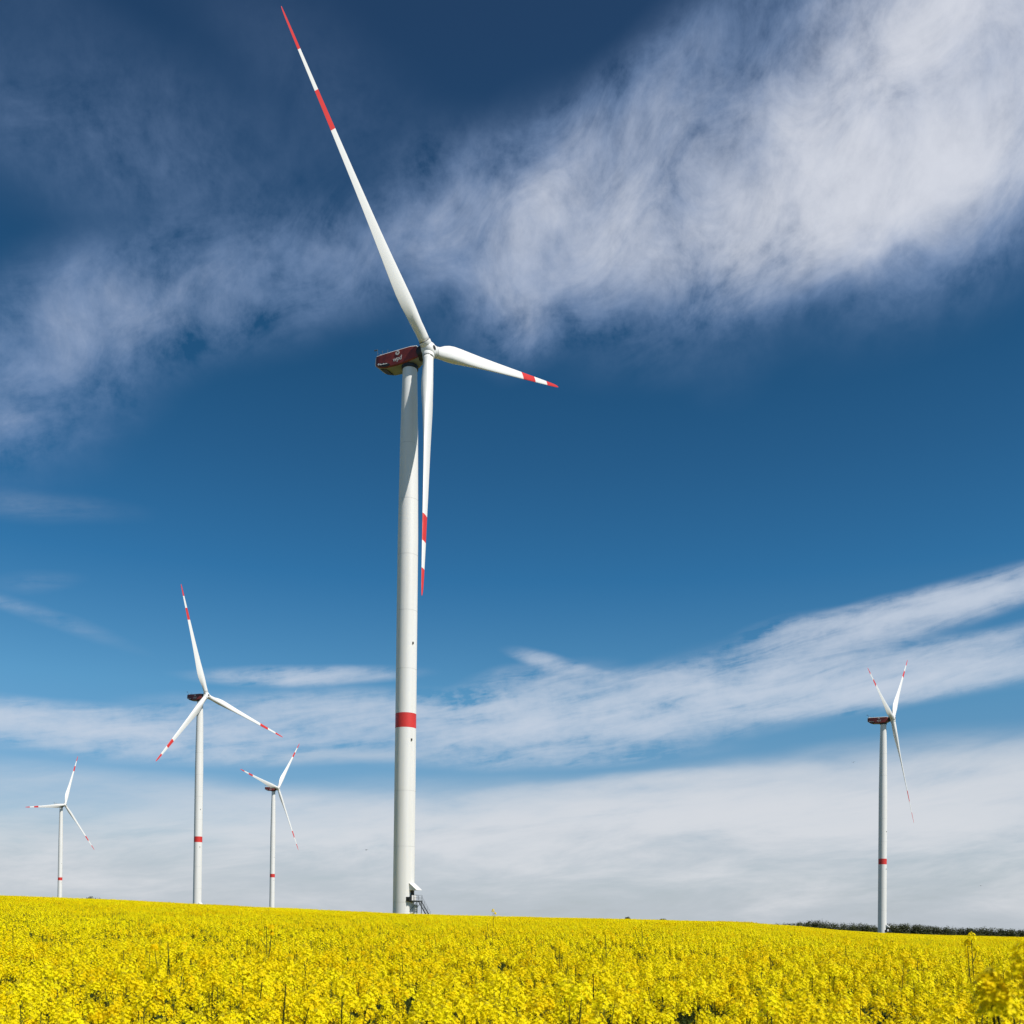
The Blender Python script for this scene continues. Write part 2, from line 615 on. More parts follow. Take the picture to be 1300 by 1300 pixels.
def make_turbine(nacelle_side=None, entrance=True):
    root = link(bpy.data.objects.new('wind_turbine', None))
    root.empty_display_size = 3
    # tower: sections with thin flange seams
    mb = MB()
    seams = [3.2, 14.6, 26, 51, 63, 74.5, 86, 97.5]
    zs = sorted(set([0, 2, 8, 20, 38.9, 41.9, 57, 69, 78, 81, 92, 100, 104, 108, 111, TOP_Z]))
    prof = [(tower_r(z), z) for z in zs]
    mb.lathe(prof, 64)
    tw = auto_smooth(mb.build('tower', M_tower, root), 50)
    mb = MB()
    mb.lathe([(tower_r(38.9) + 0.004, 38.9), (tower_r(41.9) + 0.004, 41.9)], 64, cap=False)
    b_ = auto_smooth(mb.build('marking_band', M_red, tw), 50)
    for z in seams:
        mb = MB()
        r = tower_r(z)
        mb.lathe([(r - 0.01, z - 0.03), (r + 0.012, z - 0.02), (r + 0.012, z + 0.02), (r - 0.01, z + 0.03)], 64, cap=False)
        auto_smooth(mb.build('flange_seam', M_seam, tw), 50)
    for z, a in ((56.2, -0.30), (36.4, -0.34)):
        mb = MB()
        r = tower_r(z)
        mb.box(-0.13, 0.13, -r - 0.16, -r + 0.05, z - 0.22, z + 0.22, Matrix.Rotation(a, 4, 'Z'))
        mb.build('obstruction_light', M_dark, tw)
    # yaw collar
    mb = MB()
    mb.lathe([(1.50, TOP_Z), (1.72, TOP_Z + 0.05), (1.75, TOP_Z + 0.55), (1.6, TOP_Z + 0.75)], 48)
    auto_smooth(mb.build('yaw_collar', M_dsteel, root), 40)

    # nacelle: long tapered shell, front towards -Y, carried with the 5.7 degree shaft tilt
    side = nacelle_side or M_nred
    zc = HUB_H
    st = [  # y, half width bottom, half width top, z bottom, z top
        (-2.75, 1.15, 1.05, -1.35, 0.80), (-2.45, 1.45, 1.40, -1.62, 1.04), (-1.2, 1.78, 1.68, -2.00, 1.12),
        (2.0, 1.84, 1.72, -2.12, 1.24), (5.0, 1.82, 1.70, -1.85, 1.38), (6.6, 1.78, 1.66, -1.35, 1.45),
        (7.6, 1.70, 1.58, -0.85, 1.46), (7.9, 1.55, 1.46, -0.60, 1.25)]
    vs, fs, mi = [], [], []
    for y, wb, wt_, zb, zt in st:
        ch = 0.22
        vs += [(-wb + ch, y, zc + zb), (-wb, y, zc + zb + ch), (-wt_, y, zc + zt - ch), (-wt_ + ch, y, zc + zt),
               (wt_ - ch, y, zc + zt), (wt_, y, zc + zt - ch), (wb, y, zc + zb + ch), (wb - ch, y, zc + zb)]
    for j in range(len(st) - 1):
        for i in range(8):
            fs.append((j * 8 + i, (j + 1) * 8 + i, (j + 1) * 8 + (i + 1) % 8, j * 8 + (i + 1) % 8))
            # 1, 5: side walls; 7: underside; 3: roof
            mi.append(1 if i in (1, 5, 0, 6) and j < len(st) - 2 else (2 if i == 7 else 0))
    fs.append(tuple(range(8)))
    mi.append(1)
    fs.append(tuple((len(st) - 1) * 8 + i for i in range(7, -1, -1)))
    mi.append(0)
    nac = auto_smooth(mesh_obj('nacelle', vs, fs, [M_nwhite, side, M_ngrey], root, mi), 28)
    # louvre windows low at the rear corner, both sides
    for s in (-1, 1):
        mb = MB()
        outl = [(3.7, -1.45), (4.5, -0.95), (6.2, -0.60), (7.05, -0.42), (7.3, -0.62), (6.6, -1.12), (5.3, -1.60), (4.2, -1.72)]
        n = len(outl)
        vs = [(s * (1.775 + (0.06 if z < -1.0 else 0.0)), y, zc + z) for y, z in outl] + \
             [(s * (1.845 + (0.05 if z < -1.0 else 0.0)), y, zc + z) for y, z in outl]
        mb.add(vs, [tuple(range(n)), tuple(range(2 * n - 1, n - 1, -1))] + [(i, (i + 1) % n, n + (i + 1) % n, n + i) for i in range(n)])
        lv = mb.build('louvre', M_dark, nac)
        if side is M_nred:
            mb = MB()
            mb.tube((s * 1.80, 6.72, zc - 0.72), (s * 1.92, 6.72, zc - 0.72), 0.21, 12)
            for k in range(7):
                y = 6.35 - k * 0.27
                mb.box(s * 1.86 - 0.06, s * 1.86 + 0.07, y - 0.20, y, zc - 1.00 - k * 0.03, zc - 0.84 - k * 0.03 + (0.10 if k in (0, 3) else 0))
            mb.build('lettering', M_letter, lv)
    mb = MB()
    mb.box(-1.2, 1.2, 5.0, 6.8, -0.05, 0.05, Matrix.Translation((0, 0, zc - 1.66)) @ Matrix.Translation((0, 5.9, 0)) @ Matrix.Rotation(R_(19), 4, 'X') @ Matrix.Translation((0, -5.9, 0)))
    mb.build('hatch', M_dark, nac)
    # roof gear at the rear
    mb = MB()
    for x in (-1.3, 1.3):
        mb.tube((x, 7.5, zc + 1.2), (x, 7.5, zc + 2.9), 0.04, 6)
    mb.tube((-1.3, 7.5, zc + 2.2), (1.3, 7.5, zc + 2.2), 0.03, 6)
    mb.tube((-1.3, 7.5, zc + 2.8), (-1.3, 8.3, zc + 2.9), 0.09, 6, 0.16)
    mb.build('weather_mast', M_steel, nac)
    for x, y in ((-1.3, 6.2), (-1.2, 4.9), (0.9, 4.2)):
        mb = MB()
        mb.tube((x, y, zc + 1.2), (x, y, zc + 2.25), 0.035, 6)
        mb.build('antenna', M_steel, nac)
    for x in (-0.8, 0.8):
        mb = MB()
        mb.tube((x, 7.0, zc + 1.40), (x, 7.0, zc + 1.75), 0.12, 10)
        mb.tube((x, 7.0, zc + 1.75), (x, 7.0, zc + 1.92), 0.17, 10, 0.10)
        mb.build('beacon_lamp', M_nwhite, nac)
    # emblem and lettering on both sides
    if side is M_nred:
        for s in (-1, 1):
            ya = 1.9
            T = Matrix.Translation((s * 1.812, ya, zc - 1.15)) @ Matrix.Rotation(s * PI / 2, 4, 'Z') @ Matrix.Rotation(PI / 2, 4, 'X')
            me = text_mesh('wpd', 1.3, 'lettering')
            me.transform(T)
            me.materials.append(M_letter)
            o = link(bpy.data.objects.new('lettering', me), nac)
            mb = MB()
            E_ = Matrix.Translation((s * 1.775, ya, zc + 0.46)) @ Matrix.Rotation(s * PI / 2, 4, 'Z') @ Matrix.Rotation(PI / 2, 4, 'X')
            # three curved leaves turning about a centre
            for k in range(3):
                a0 = k * 2 * PI / 3 + 0.4
                rim, inn = [], []
                for q in range(9):
                    u = q / 8
                    a = a0 + u * 1.75
                    rim.append((0.50 * math.cos(a), 0.50 * math.sin(a)))
                    rr = 0.07 + 0.33 * abs(u - 0.12) ** 0.8
                    inn.append((rr * math.cos(a + 0.18), rr * math.sin(a + 0.18)))
                vsf = [E_ @ Vector((x, y, 0.0)) for x, y in rim + inn] + [E_ @ Vector((x, y, 0.05)) for x, y in rim + inn]
                fsf = []
                for q in range(8):
                    fsf.append((q, 9 + q, 10 + q, q + 1))
                    fsf.append((18 + q, 19 + q, 28 + q, 27 + q))
                    fsf.append((q, q + 1, 19 + q, 18 + q))
                    fsf.append((9 + q, 27 + q, 28 + q, 10 + q))
                fsf += [(0, 18, 27, 9), (8, 17, 35, 26)]
                mb.add(vsf, fsf)
            mb.build('emblem', M_letter, nac)

    # rotor: hub, nose, three blades
    TILT = 0.0989
    hubT = Matrix.Translation((0, -4.652, HUB_H)) @ Matrix.Rotation(-TILT, 4, 'X')
    # after tilt the rotor plane normal is -Y raised by TILT
    mb = MB()
    lat = Matrix.Rotation(PI / 2, 4, 'X')
    mb.lathe([(1.30, -0.95), (1.46, -0.85), (1.52, -0.5), (1.55, 0.1), (1.48, 0.7), (1.25, 1.1), (0.95, 1.35), (0.5, 1.45)], 40, mat=hubT @ lat)
    hub = auto_smooth(mb.build('hub', M_blade, root), 40)
    mb = MB()
    mb.lathe([(0.48, 1.43), (0.48, 1.50), (0.02, 1.51)], 24, mat=hubT @ lat)
    mb.build('nose_hatch', M_dark, hub)
    mb = MB()
    mb.lathe([(1.05, -2.5), (1.38, -2.3), (1.42, -0.9)], 32, mat=hubT @ lat)
    auto_smooth(mb.build('shaft_collar', M_dsteel, hub), 40)
    return root, hub, hubT


BL_V, BL_F, BL_M = make_blade_mesh()
blade_me = bpy.data.meshes.new('blade')
blade_me.from_pydata(BL_V, [], BL_F)
blade_me.materials.append(M_blade)
blade_me.materials.append(M_red)
blade_me.polygons.foreach_set('material_index', BL_M)
blade_me.polygons.foreach_set('use_smooth', [True] * len(BL_F))
blade_me.update()
_mb = MB()
_mb.lathe([(1.17, 1.0), (1.21, 1.05), (1.21, 1.82), (1.17, 1.9)], 36)
_mb.cur = 1
_mb.lathe([(1.19, 1.9), (1.19, 1.98)], 36, cap=False)
_tmp = auto_smooth(_mb.build('blade_collar', [M_blade, M_dark]), 40)
collar_me = _tmp.data
bpy.data.objects.remove(_tmp)


def make_entrance(root):
    """door platform, canopy and stair on the -Y side of the tower foot"""
    zt = 3.55
    mb = MB()
    mb.box(-0.50, 0.50, -2.27, -2.05, zt, zt + 2.05)
    door = mb.build('door', M_dsteel, root)
    mb = MB()
    mb.box(-0.42, 0.42, -2.276, -2.268, zt + 1.2, zt + 1.7)
    mb.build('vent', M_dark, door)
    mb = MB()                                        # sloping roof over the door and its side cheeks
    yb, yf = -2.02, -3.75
    for s in (-1, 1):
        x0, x1 = (s * 0.86, s * 0.80) if s > 0 else (-0.86, -0.80)
        x0, x1 = min(x0, x1), max(x0, x1)
        vs = [(x0, yb, zt + 3.45), (x0, yf, zt + 2.10), (x0, yb, zt + 2.10), (x1, yb, zt + 3.45), (x1, yf, zt + 2.10), (x1, yb, zt + 2.10)]
        mb.add(vs, [(0, 1, 2), (3, 5, 4), (0, 3, 4, 1), (1, 4, 5, 2), (0, 2, 5, 3)])
    vs = [(-0.95, yb, zt + 3.52), (0.95, yb, zt + 3.52), (0.95, yf - 0.12, zt + 2.10), (-0.95, yf - 0.12, zt + 2.10)]
    vs += [(x, y, z + 0.09) for x, y, z in vs]
    mb.add(vs, [(0, 3, 2, 1), (4, 5, 6, 7), (0, 1, 5, 4), (1, 2, 6, 5), (2, 3, 7, 6), (3, 0, 4, 7)])
    mb.build('canopy', M_tower, root)
    mb = MB()
    mb.box(-0.85, 0.85, -4.1, -2.0, zt - 0.16, zt - 0.02)
    mb.box(-0.90, -0.84, -4.12, -2.0, zt - 0.30, zt)
    mb.box(0.84, 0.90, -4.12, -2.0, zt - 0.30, zt)
    plat = mb.build('platform', M_steel, root)
    for s in (-1, 1):
        mb = MB()
        mb.box(s * 0.78 - 0.05, s * 0.78 + 0.05, -4.0, -3.9, 0, zt - 0.3)
        mb.tube((s * 0.78, -3.95, zt - 0.35), (s * 0.78, -2.2, zt - 2.0), 0.045, 6)
        mb.build('post', M_dsteel, plat)
    for s in (-1, 1):                                # railing on the two sides
        mb = MB()
        x = s * 0.86
        for y in (-4.06, -3.2, -2.35):
            mb.tube((x, y, zt), (x, y, zt + 1.1), 0.025, 6)
        for h in (0.55, 1.1):
            mb.tube((x, -4.06, zt + h), (x, -2.2, zt + h), 0.025, 6)
        mb.build('railing', M_steel, plat)
    mb = MB()
    mb.box(-0.45, 0.45, -0.02, 0.02, zt + 0.0, zt + 1.05, Matrix.Translation((-0.80, -3.2, 0)) @ Matrix.Rotation(R_(-38), 4, 'Z'))
    mb.build('sign_board', M_letter, plat)
    mb = MB()
    mb.box(0.15, 0.95, -2.9, -2.0, 1.0, 2.75)
    bevel(mb.build('switch_cabinet', M_nwhite, root), 0.04)
    mb = MB()
    mb.box(-1.45, -0.98, -2.62, -1.5, zt - 0.10, zt + 0.72)
    mb.box(-1.50, -0.94, -2.67, -1.5, zt - 0.16, zt - 0.10)
    mb.build('cooler_box', M_dark, root)
    # stair: two stringers with treads, going straight out from the tower
    mb = MB()
    y0, y1, z1 = -4.12, -6.35, 0.15
    for s in (-1, 1):
        x = s * 0.52
        vs = []
        for dx_ in (-0.03, 0.03):
            vs += [(x + dx_, y0, zt - 0.02), (x + dx_, y0, zt - 0.30), (x + dx_, y1 - 0.1, z1 - 0.25), (x + dx_, y1 - 0.22, z1)]
        mb.add(vs, [(0, 1, 2, 3), (7, 6, 5, 4), (0, 4, 5, 1), (1, 5, 6, 2), (2, 6, 7, 3), (3, 7, 4, 0)])
    stair = mb.build('stair', M_dsteel, root)
    N = 15
    mb = MB()
    for k in range(1, N):
        u = k / N
        mb.box(-0.49, 0.49, y0 + (y1 - y0) * u - 0.12, y0 + (y1 - y0) * u + 0.10, zt + (z1 - zt) * u - 0.05, zt + (z1 - zt) * u - 0.02)
    mb.build('treads', M_steel, stair)
    for s in (-1, 1):
        mb = MB()
        x = s * 0.56
        for h in (0.5, 0.95):
            mb.tube((x, y0, zt + h), (x, y1 - 0.15, z1 + h), 0.022, 6)
        for u in (0.0, 0.33, 0.66, 1.0):
            yy, zz = y0 + (y1 - y0) * u, zt + (z1 - zt) * u
            mb.tube((x, yy, zz), (x, yy, zz + 0.95), 0.022, 6)
        mb.build('handrail', M_steel, stair)
    mb = MB()
    mb.lathe([(2.9, -1.5), (2.9, 0.28), (2.8, 0.34)], 48)
    mb.box(-1.1, 1.1, -6.9, -2.5, -1.0, 0.14)
    auto_smooth(mb.build('foundation', M_conc, root), 40)


def mount_blades(root, hubT, phase):
    for k in range(3):
        a = phase + k * 2 * PI / 3
        # blade axis starts at +Z; phase turns it clockwise as seen from the front (towards +X)
        Bm = hubT @ Matrix.Rotation(a, 4, 'Y') @ Matrix.Rotation(CONE, 4, 'X')
        bl = link(bpy.data.objects.new('blade', blade_me), root)
        bl.matrix_local = Bm
        cl = link(bpy.data.objects.new('blade_collar', collar_me), bl)


GROUP = 'wind turbines in the rapeseed field'
TURB = [
    ('near', 'tallest nearest wind turbine, whose upper blade reaches the top of the sky'),
    ('left', 'second tallest wind turbine, left of the tallest, one blade down left across its tower top'),
    ('mid', 'small wind turbine between the tallest turbine and the second tallest one'),
    ('far', 'smallest wind turbine at far left with an all white nacelle'),
    ('right', 'lone wind turbine at far right, rising in front of the dark wood'),
]
turbine_roots = {}
proto, hub0, hubT = make_turbine()
make_entrance(proto)
white_proto, hubw, _ = make_turbine(M_nwhite)
for name, lab in TURB:
    x, y, z, yaw, ph = SITES[name]
    if name == 'near':
        r = proto
    elif name == 'far':
        r = white_proto
    else:
        r = copy_tree(proto)
    turbine_roots[name] = r
    r.location = (x, y, z)
    r.rotation_euler = (0, 0, yaw)
    tag(r, lab, 'wind turbine', GROUP)
for name in turbine_roots:
    mount_blades(turbine_roots[name], hubT, SITES[name][4])


# ------------------------------------------------------------------ rapeseed
def petal_mat(name, c1, c2, back=0.35):
    m = bpy.data.materials.new(name)
    m.use_nodes = True
    t = NT(m.node_tree)
    nt = m.node_tree
    b = nt.nodes['Principled BSDF']
    out = nt.nodes['Material Output']
    info = t.n('ShaderNodeObjectInfo')
    geo = t.n('ShaderNodeNewGeometry')
    co = t.n('ShaderNodeTexCoord').outputs['Object']
    k = t.m('ADD', t.m('MULTIPLY', info.outputs['Random'], 0.45), t.m('MULTIPLY', t.noise(co, 9.0, 3, 0.6), 0.9))
    col = t.mix(t.smooth(k, 0.35, 0.95), (*c1, 1), (*c2, 1))
    t.put(b.inputs['Base Color'], col)
    b.inputs['Roughness'].default_value = 0.6
    b.inputs['Specular IOR Level'].default_value = 0.12
    tr = t.n('ShaderNodeBsdfTranslucent')
    t.put(tr.inputs[0], col)
    mx = t.n('ShaderNodeMixShader')
    mx.inputs[0].default_value = back
    nt.links.new(b.outputs[0], mx.inputs[1])
    nt.links.new(tr.outputs[0], mx.inputs[2])
    nt.links.new(mx.outputs[0], out.inputs[0])
    return m


M_petal = petal_mat('rape_petals', (0.97, 0.72, 0.001), (1.0, 0.88, 0.004), 0.36)
M_bud = petal_mat('rape_buds', (0.60, 0.50, 0.01), (0.80, 0.68, 0.02), 0.35)
M_stem = petal_mat('rape_stems', (0.045, 0.062, 0.012), (0.085, 0.11, 0.022), 0.12)
M_leaf = petal_mat('rape_leaves', (0.025, 0.045, 0.010), (0.045, 0.075, 0.015), 0.2)
CROP_MATS = [M_petal, M_bud, M_stem, M_leaf]


class Plant(MB):
    def tri_tube(self, pts, r0, r1, n=3):
        self.cur = 2
        b = len(self.v)
        m = len(pts)
        for i, p in enumerate(pts):
            r = r0 + (r1 - r0) * i / (m - 1)
            for k in range(n):
                a = 2 * PI * k / n
                self.v.append(Vector((p[0] + r * math.cos(a), p[1] + r * math.sin(a), p[2])))
        for i in range(m - 1):
            for k in range(n):
                self.f.append((b + i * n + k, b + i * n + (k + 1) % n, b + (i + 1) * n + (k + 1) % n, b + (i + 1) * n + k))
                self.mi.append(2)

    def flower(self, c, nrm, r, R):
        """four-petalled cross flower"""
        self.cur = 0
        nrm = nrm.normalized()
        u = nrm.orthogonal().normalized()
        u.rotate(Matrix.Rotation(R.uniform(0, PI), 3, nrm))
        w = nrm.cross(u)
        for k in range(4):
            a = k * PI / 2
            d = u * math.cos(a) + w * math.sin(a)
            e = u * -math.sin(a) + w * math.cos(a)
            p0 = c
            tip = c + d * r + nrm * r * R.uniform(-0.05, 0.45)
            hw = r * 0.42
            mid = c + d * r * 0.62 + nrm * r * 0.18
            self.add([p0, mid + e * hw, tip, mid - e * hw], [(0, 1, 2, 3)])

    def raceme(self, base, axis, size, R, lod=0):
        axis = axis.normalized()
        u = axis.orthogonal().normalized()
        w = axis.cross(u)
        if lod == 0:
            n = R.randint(26, 38)
            for i in range(n):
                k = (i + 0.5) / n
                h = size * (0.05 + 0.95 * k)
                a = i * 2.39996 + R.uniform(-0.3, 0.3)
                out = size * 0.62 * math.sqrt(max(0.05, 1 - k * 0.72)) * R.uniform(0.7, 1.1)
                d = u * math.cos(a) + w * math.sin(a)
                c = base + axis * h + d * out
                self.flower(c, (axis * (0.35 + k) + d * 0.9), R.uniform(0.0115, 0.0155), R)
            self.cur = 1
            for i in range(9):
                a = i * 2.4
                d = u * math.cos(a) + w * math.sin(a)
                c = base + axis * (size * (0.98 + 0.02 * i)) + d * (0.010 - 0.0008 * i)
                q = 0.0045
                self.add([c + u * q, c + w * q, c - u * q, c - w * q, c + axis * q * 1.7, c - axis * q * 1.7],
                         [(0, 1, 4), (1, 2, 4), (2, 3, 4), (3, 0, 4), (1, 0, 5), (2, 1, 5), (3, 2, 5), (0, 3, 5)])
        elif lod == 1:
            n = 15
            self.cur = 0
            for i in range(n):
                k = (i + 0.5) / n
                a = i * 2.39996
                d = u * math.cos(a) + w * math.sin(a)
                out = size * 0.62 * math.sqrt(max(0.05, 1 - k * 0.72)) * R.uniform(0.6, 1.1)
                c = base + axis * (size * (0.05 + 0.95 * k)) + d * out
                q = R.uniform(0.011, 0.016)
                nn = (axis * (0.4 + k) + d * 0.8 + Vector((R.uniform(-.4, .4), R.uniform(-.4, .4), 0))).normalized()
                e1 = nn.orthogonal().normalized() * q
                e2 = nn.cross(e1)
                self.add([c + e1, c + e2, c - e1, c - e2], [(0, 1, 2, 3)])
        else:
            self.cur = 0
            for i in range(6):
                a = i * 2.39996 + R.uniform(0, 1)
                k = (i + 0.5) / 6
                d = u * math.cos(a) + w * math.sin(a)
                c = base + axis * (size * (0.1 + 0.9 * k)) + d * size * 0.42 * R.uniform(0.5, 1.1)
                q = R.uniform(0.020, 0.028)
                nn = (axis * (0.4 + k) + d * 0.8).normalized()
                e1 = nn.orthogonal().normalized() * q
                e2 = nn.cross(e1)
                self.add([c + e1, c + e2, c - e1, c - e2], [(0, 1, 2, 3)])

    def pods(self, base, axis, length, R, n):
        self.cur = 2
        axis = axis.normalized()
        for i in range(n):
            a = R.uniform(0, 2 * PI)
            d = Vector((math.cos(a), math.sin(a), R.uniform(0.5, 1.2))).normalized()
            p = base - axis * (length * (i + 0.5) / n)
            q = p + d * R.uniform(0.02, 0.045)
            s = Vector((-math.sin(a), math.cos(a), 0)) * 0.0016
            self.add([p - s, p + s, q + s, q - s], [(0, 1, 2, 3)])

    def leaf(self, p, a, L, R):
        self.cur = 3
        d = Vector((math.cos(a), math.sin(a), 0))
        e = Vector((-math.sin(a), math.cos(a), 0))
        w = L * 0.24
        m1 = p + d * L * 0.45 + Vector((0, 0, L * 0.28))
        m2 = p + d * L + Vector((0, 0, L * R.uniform(-0.15, 0.2)))
        self.add([p, m1 + e * w, m1, m1 - e * w, m2], [(0, 2, 1), (0, 3, 2), (1, 2, 4), (2, 3, 4)])

    def plant(self, root, height, R, lod=0, nb=None, spread=0.20, lean=0.05):
        root = Vector(root)
        top = root + Vector((R.uniform(-lean, lean), R.uniform(-lean, lean), height))
        mid = (root + top) / 2 + Vector((R.uniform(-.02, .02), R.uniform(-.02, .02), 0))
        seg = [root, mid, top]
        self.tri_tube(seg, 0.007, 0.0032)
        ax = Vector((R.uniform(-.15, .15), R.uniform(-.15, .15), 1))
        self.raceme(top, ax, R.uniform(0.060, 0.115) if lod == 0 else R.uniform(0.050, 0.100), R, lod)
        if lod < 1:
            self.pods(top, top - mid, 0.18, R, 12)
        nb = R.randint(4, 6) if nb is None else nb
        for i in range(nb):
            u = R.uniform(0.42, 0.82)
            p = root.lerp(top, u)
            a = i * 2.4 + R.uniform(-0.5, 0.5)
            rr = spread * R.uniform(0.45, 1.1)
            h = height * R.uniform(0.84, 1.0)
            q = Vector((p.x + rr * math.cos(a), p.y + rr * math.sin(a), root.z + h))
            m = p.lerp(q, 0.5) + Vector((math.cos(a), math.sin(a), 0)) * rr * 0.22
            self.tri_tube([p, m, q], 0.0042, 0.0022)
            self.raceme(q, (q - m) + Vector((0, 0, 0.1)), R.uniform(0.050, 0.100) if lod == 0 else R.uniform(0.038, 0.085), R, lod)
            if lod < 1:
                self.pods(q, q - m, 0.10, R, 6)
        if lod < 2:
            for i in range(5 if lod == 0 else 3):
                self.leaf(root.lerp(top, R.uniform(0.25, 0.72)), R.uniform(0, 2 * PI), R.uniform(0.10, 0.20), R)


def source(name, pl):
    """a mesh used only as a source of the field, not linked to the scene by itself"""
    me = bpy.data.meshes.new(name)
    me.from_pydata([tuple(v) for v in pl.v], [], pl.f)
    for m in CROP_MATS:
        me.materials.append(m)
    me.polygons.foreach_set('material_index', pl.mi)
    me.update()
    return bpy.data.objects.new(name, me)


src = bpy.data.collections.new('rapeseed_sources')
R1 = random.Random(5)
NA, NB, NC_ = 8, 5, 4
names_order = []
for i in range(NA):
    pl = Plant()
    pl.plant((0, 0, 0), R1.uniform(1.20, 1.30), R1, 0)
    src.objects.link(source('a%02d' % i, pl))
for i in range(3):                        # gangly ones: few heads on long podded stems
    pl = Plant()
    pl.plant((0, 0, 0), R1.uniform(1.38, 1.46), R1, 0, nb=3, spread=0.17, lean=0.16)
    src.objects.link(source('a%02d' % (NA + i), pl))
NA += 3
for i in range(NB):                       # 1.5 m squares of crop
    pl = Plant()
    for k in range(30):
        pl.plant((R1.uniform(-.78, .78), R1.uniform(-.78, .78), 0), R1.uniform(1.08, 1.32) + (0.12 if R1.random() < .05 else 0), R1, 1, nb=4, spread=0.19)
    src.objects.link(source('b%02d' % i, pl))
for i in range(NC_):                      # 4 m squares of crop
    pl = Plant()
    for k in range(230):
        pl.plant((R1.uniform(-2.1, 2.1), R1.uniform(-2.1, 2.1), 0), R1.uniform(1.08, 1.32) + (0.08 if R1.random() < .03 else 0), R1, 2, nb=4, spread=0.21)
    src.objects.link(source('c%02d' % i, pl))

pts, idx, rot, scl = [], [], [], []


def swell(x, y):
    return 0.05 * math.sin(x * 0.9 + 1.3 * math.sin(y * 0.45)) * math.sin(y * 0.7 + 0.6) + 0.035 * math.sin(x * 2.3 + y * 1.7)


A0, A1, B1, C1 = 4.2, 15.0, 52.0, 300.0
HALF = 0.56
BIGPTS = []
y = A0
R2 = random.Random(21)
# tier A: single plants
cell = 0.26
ny_ = int((A1 - A0) / cell)
for j in range(ny_):
    yy = A0 + j * cell
    w = HALF * yy + 2.2
    for i in range(int(2 * w / cell)):
        x = -w + i * cell + R2.uniform(-.45, .45) * cell * 1.5
        y2 = yy + R2.uniform(-.45, .45) * cell * 1.5
        gap = math.sin(x * 2.1 + 2.0 * math.sin(y2 * 1.3)) * math.sin(y2 * 1.9 + 1.4 * math.sin(x * 0.9))
        if R2.random() < 0.05 + 0.40 * max(0.0, gap - 0.45):
            continue
        pts.append((x, y2))
        idx.append(R2.randrange(NA - 3) if R2.random() > 0.035 else NA - 1 - R2.randrange(3))
        rot.append((R2.uniform(-.07, .07), R2.uniform(-.07, .07), R2.uniform(0, 2 * PI)))
        s = R2.uniform(0.86, 1.04) * (1.08 if R2.random() < .05 else 1)
        if abs(x) < 0.9 and y2 < 3.4:
            s *= 0.9
        scl.append(s)
# tier B: patches
st = 1.5
for j in range(int((B1 - A1) / st) + 1):
    yy = A1 + 0.75 + j * st
    w = HALF * yy + 5
    n = int(2 * w / st)
    for i in range(n):
        pts.append((-w + i * st + R2.uniform(-.1, .1), yy + R2.uniform(-.1, .1)))
        idx.append(NA + R2.randrange(NB))
        rot.append((0, 0, R2.randrange(4) * PI / 2))
        scl.append(R2.uniform(0.97, 1.03))
yb_end = A1 + (int((B1 - A1) / st) + 1) * st
st = 4.0
npx, npy = SITES['near'][:2]
for j in range(int((C1 - yb_end) / st) + 1):
    yy = yb_end + 2 + j * st
    w = HALF * yy + 16
    n = int(2 * w / st)
    for i in range(n):
        x = -w + i * st + R2.uniform(-.15, .15)
        d = math.hypot(x - npx, yy - npy)
        if d < 11.5:
            continue
        if yy > 235 and x < -20:       # behind the crest nothing of it shows
            continue
        pts.append((x, yy + R2.uniform(-.15, .15)))
        idx.append(NA + NB + R2.randrange(NC_))
        rot.append((0, 0, R2.randrange(4) * PI / 2))
        scl.append(R2.uniform(0.97, 1.03))
P2 = np.array(pts)
Z = terrain(P2[:, 0], P2[:, 1])
Z = Z + np.array([swell(x, y) for x, y in pts])
# slope of the ground, so that the patches lie on it
e = 1.0
sx = (terrain(P2[:, 0] + e, P2[:, 1]) - terrain(P2[:, 0] - e, P2[:, 1])) / (2 * e)
sy = (terrain(P2[:, 0], P2[:, 1] + e) - terrain(P2[:, 0], P2[:, 1] - e)) / (2 * e)
rot = np.array(rot)
tilt = np.stack([np.arctan(sy), -np.arctan(sx), np.zeros(len(sx))], -1)
fm = bpy.data.meshes.new('rapeseed_field')
co3 = np.concatenate([P2, Z[:, None]], 1)
fm.vertices.add(len(co3))
fm.vertices.foreach_set('co', co3.ravel())
from mathutils import Euler
rots = np.empty((len(co3), 3))
for i in range(len(co3)):
    base = Euler(rot[i]).to_matrix()
    rots[i] = (Euler(tilt[i]).to_matrix() @ base).to_euler()
a_ = fm.attributes.new('rot', 'FLOAT_VECTOR', 'POINT')
a_.data.foreach_set('vector', rots.ravel())
a_ = fm.attributes.new('scl', 'FLOAT', 'POINT')
a_.data.foreach_set('value', np.array(scl, dtype=float))
a_ = fm.attributes.new('idx', 'INT', 'POINT')
a_.data.foreach_set('value', np.array(idx, dtype=np.int32))
fm.update()
field = link(bpy.data.objects.new('rapeseed_field', fm))
tag(field, 'wide field of flowering yellow rapeseed covering the slope', 'rapeseed', kind='stuff')
ng = bpy.data.node_groups.new('scatter_crop', 'GeometryNodeTree')
ng.interface.new_socket('Geometry', in_out='INPUT', socket_type='NodeSocketGeometry')
ng.interface.new_socket('Geometry', in_out='OUTPUT', socket_type='NodeSocketGeometry')
gi = ng.nodes.new('NodeGroupInput')
go = ng.nodes.new('NodeGroupOutput')
ci = ng.nodes.new('GeometryNodeCollectionInfo')
ci.inputs['Collection'].default_value = src
ci.inputs['Separate Children'].default_value = True
ci.inputs['Reset Children'].default_value = True
iop = ng.nodes.new('GeometryNodeInstanceOnPoints')
iop.inputs['Pick Instance'].default_value = True


